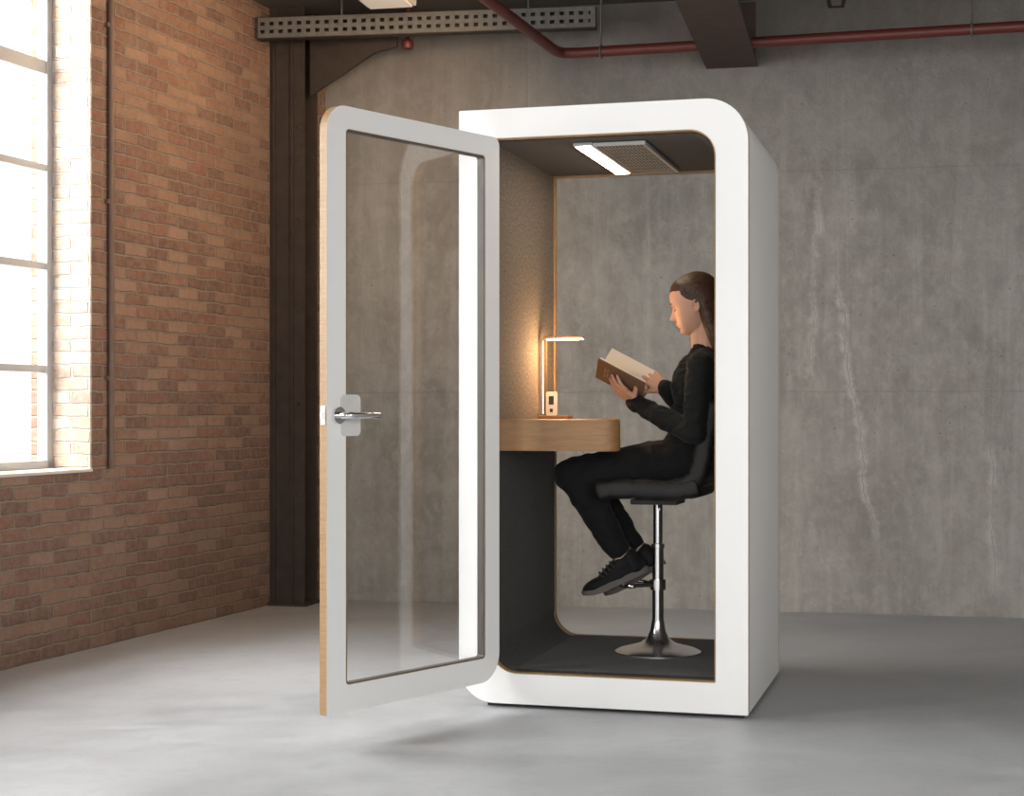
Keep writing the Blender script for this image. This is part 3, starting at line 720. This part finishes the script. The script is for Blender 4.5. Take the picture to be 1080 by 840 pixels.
# shoes: low sneakers with a separate sole, laces and sock
for an, f, s, u_ in SH:
    Q = lambda a, b_, c: an+f*a+s*b_+u_*c
    bm = B(); RM = Matrix((f, s, u_)).transposed()
    chain(bm, [Q(-.016, 0, -.018), Q(-.024, 0, -.045)], [.040, .037]); ell(bm, Q(-.024, 0, -.060), (.042, .036, .028), RM)
    cap(bm, Q(.015, 0, -.026), Q(.10, 0, -.056), .036, .030); ell(bm, Q(.06, 0, -.062), (.085, .038, .026), RM); ell(bm, Q(.135, 0, -.062), (.064, .042, .027), RM)
    sh = pp('shoe', bm, M['shoe']); fuse(sh, .004, 3, .5)
    bm = B(); P = []
    for i in range(44):
        a = 2*PI*i/44; ca, sa = math.cos(a), math.sin(a)
        x = .067+.138*ca; w = (.039+.007*ca-.006*math.exp(-((x-.04)/.04)**2))*math.copysign(abs(sa)**.72, sa); P.append((x, w))
    lo = []; hi = []
    for x, w in P:
        lift = .018*max(0, (x-.12)/.08)**2
        lo.append(bm.verts.new(Q(x, w*.96, -.096+lift))); hi.append(bm.verts.new(Q(x, w, -.072+lift*.6)))
    bm.faces.new(lo[::-1]); bm.faces.new(hi)
    for i in range(44): bm.faces.new((lo[i], lo[(i+1) % 44], hi[(i+1) % 44], hi[i]))
    pp('sole', bm, M['sole'], sh, smooth=.7)
    bm = B(); cap(bm, Q(-.004, 0, .040), Q(-.010, 0, -.025), .033, .034); pp('sock', bm, M['sock'], sh, smooth=0)
    bm = B()
    for k in range(5):
        t = .034+k*.018; zc = -.001-.36*(t-.034)
        tube(bm, [Q(t-.004, .030, zc-.018), Q(t+.004, .016, zc+.001), Q(t+.004, 0, zc+.006), Q(t+.004, -.016, zc+.001), Q(t-.004, -.030, zc-.018)], .0034, 6)
    pp('laces', bm, M['lace'], sh)
# hair
bm = B()
def hh(c, r, ry=0): ell(bm, hp_(*c), r, HR @ Matrix.Rotation(ry, 3, 'Y'), 28, 20)
hh((-.014, 0, .042), (.0945, .0790, .0790), .12); hh((-.036, 0, .012), (.070, .0795, .064)); hh((-.052, 0, -.030), (.050, .069, .060)); hh((.013, 0, .058), (.0660, .0695, .0545))
hh((-.058, 0, -.070), (.044, .066, .065)); hh((-.064, 0, -.125), (.042, .062, .060))
chain(bm, [hp_(-.056, 0, -.03), hp_(-.060, 0, -.08), hp_(-.068, .0, -.13), hp_(-.078, 0, -.19)], [.054, .050, .046, .040])
for s in (1, -1):
    chain(bm, [hp_(-.038, .046*s, .0), hp_(-.044, .046*s, -.045), hp_(-.046, .044*s, -.09), hp_(-.048, .042*s, -.135), hp_(-.054, .040*s, -.180)], [.030, .030, .030, .029, .027])
hr = pp('hair', bm, M['hair']); fuse(hr, .0033, 12, .5); folds(hr, .0008, 60, 2, (.5, 1.5, .6))
# face details snapped to the skin surface
def snap(p, off=.0006):
    q = p-SB; ok, l, n_, i = body.closest_point_on_mesh(q)
    return l+n_*off+SB
for s in (1, -1):
    bm = B(); pts_ = [snap(hp_(.095, .016*s, .020)), snap(hp_(.092, .029*s, .0245)), snap(hp_(.08, .046*s, .018))]
    tube(bm, pts_, [.0020, .0026, .0013], 8); pp('eyebrow', bm, M['dark'])
    bm = B(); pts_ = [snap(hp_(.085, .022*s, -.0045)), snap(hp_(.086, .028*s, -.0078)), snap(hp_(.085, .035*s, -.0080)), snap(hp_(.08, .044*s, -.0045))]
    tube(bm, pts_, [.0009, .0017, .0020, .0013], 8); pp('eyelash', bm, M['dark'])
    bm = B(); ell(bm, snap(hp_(.085, .031*s, -.0095), -.0030), (.004, .005, .0025), HR); pp('eye', bm, M['socket'])
bm = B()
tube(bm, [snap(hp_(x, y, z), -.0010) for x, y, z in ((.080, -.020, -.0620), (.086, -.010, -.0580), (.088, 0, -.0585), (.086, .010, -.0580), (.080, .020, -.0620))], [.0008, .0028, .0030, .0028, .0008], 8)
tube(bm, [snap(hp_(x, y, z), -.0012) for x, y, z in ((.080, -.018, -.0632), (.086, -.009, -.0680), (.088, 0, -.0690), (.086, .009, -.0680), (.080, .018, -.0632))], [.0008, .0032, .0036, .0032, .0008], 8)
pp('lips', bm, M['lip'], smooth=0)

# ------------------------------------------------------------------ light
w = bpy.data.worlds.new('w'); sc.world = w; w.use_nodes = True
nt = w.node_tree; bg = nt.nodes['Background']
tc = nt.nodes.new('ShaderNodeTexCoord'); gr = nt.nodes.new('ShaderNodeSeparateXYZ'); nt.links.new(tc.outputs['Generated'], gr.inputs[0])
rp_ = nt.nodes.new('ShaderNodeValToRGB'); nt.links.new(gr.outputs[2], rp_.inputs[0])
rp_.color_ramp.elements[0].position = 0; rp_.color_ramp.elements[0].color = (1, .99, .97, 1); rp_.color_ramp.elements[1].position = .6; rp_.color_ramp.elements[1].color = (.92, .96, 1, 1)
nt.links.new(rp_.outputs[0], bg.inputs[0]); bg.inputs[1].default_value = 1.5
def area(name, loc, target, size, power, col):
    l = bpy.data.lights.new(name, 'AREA'); l.shape = 'RECTANGLE'; l.size, l.size_y = size; l.energy = power; l.color = col
    o = bpy.data.objects.new(name, l); C.objects.link(o); o.location = loc
    o.rotation_euler = (Vector(target)-Vector(loc)).to_track_quat('-Z', 'Y').to_euler(); return o
def wl(name, t, power):
    a = lwp(t, 1.1); b = lwp(t, -3)
    area(name, (a[0], a[1], 2.3), (b[0], b[1], .2), (2.0, 2.4), power, (1, .97, .925))
wl('window_light', -.3, 380); wl('window_light', -3.1, 420); wl('window_light', -6, 400)  # the last two shine through the added, unseen windows
area('front_fill_light', (-.6, -2.6, 1.8), (.4, 6, 1.0), (5, 2.2), 125, (1, .98, .955))  # unseen softbox behind the camera, added to brighten booth and back wall
p_ = bwp(RX-.3, -5.0)
area('right_fill_light', (p_[0], p_[1], 2.0), (.9, 6.2, 1.1), (2.2, 2.0), 42, (1, .975, .94))  # unseen lamp added to lift the booth's dark side panel
area('warm_wall_wash', (-.3, 7.3, 2.9), (-1.75, 7.9, 2.1), (.8, .5), 32, (1, .66, .38))  # added lamp imitating warm sun bloom from the window on the brick
pl = bpy.data.lights.new('lamp_glow', 'POINT'); pl.energy = 8; pl.color = (1, .58, .27); pl.shadow_soft_size = .04
po = bpy.data.objects.new('lamp_glow', pl); C.objects.link(po); po.location = BM @ (lb+Vector((.085, -.05, .26)))

cam = bpy.data.cameras.new('cam'); co = bpy.data.objects.new('camera', cam); C.objects.link(co)
ZM = 1.0; CX, CY = 540, 420
co.location = (0, 0, H); co.rotation_euler = (PI/2, 0, 0); cam.sensor_width = 36; cam.lens = F*36/1080*ZM; cam.shift_y = (430-CY)/1080*ZM; cam.shift_x = (CX-540)/1080*ZM; cam.clip_end = 100
sc.camera = co
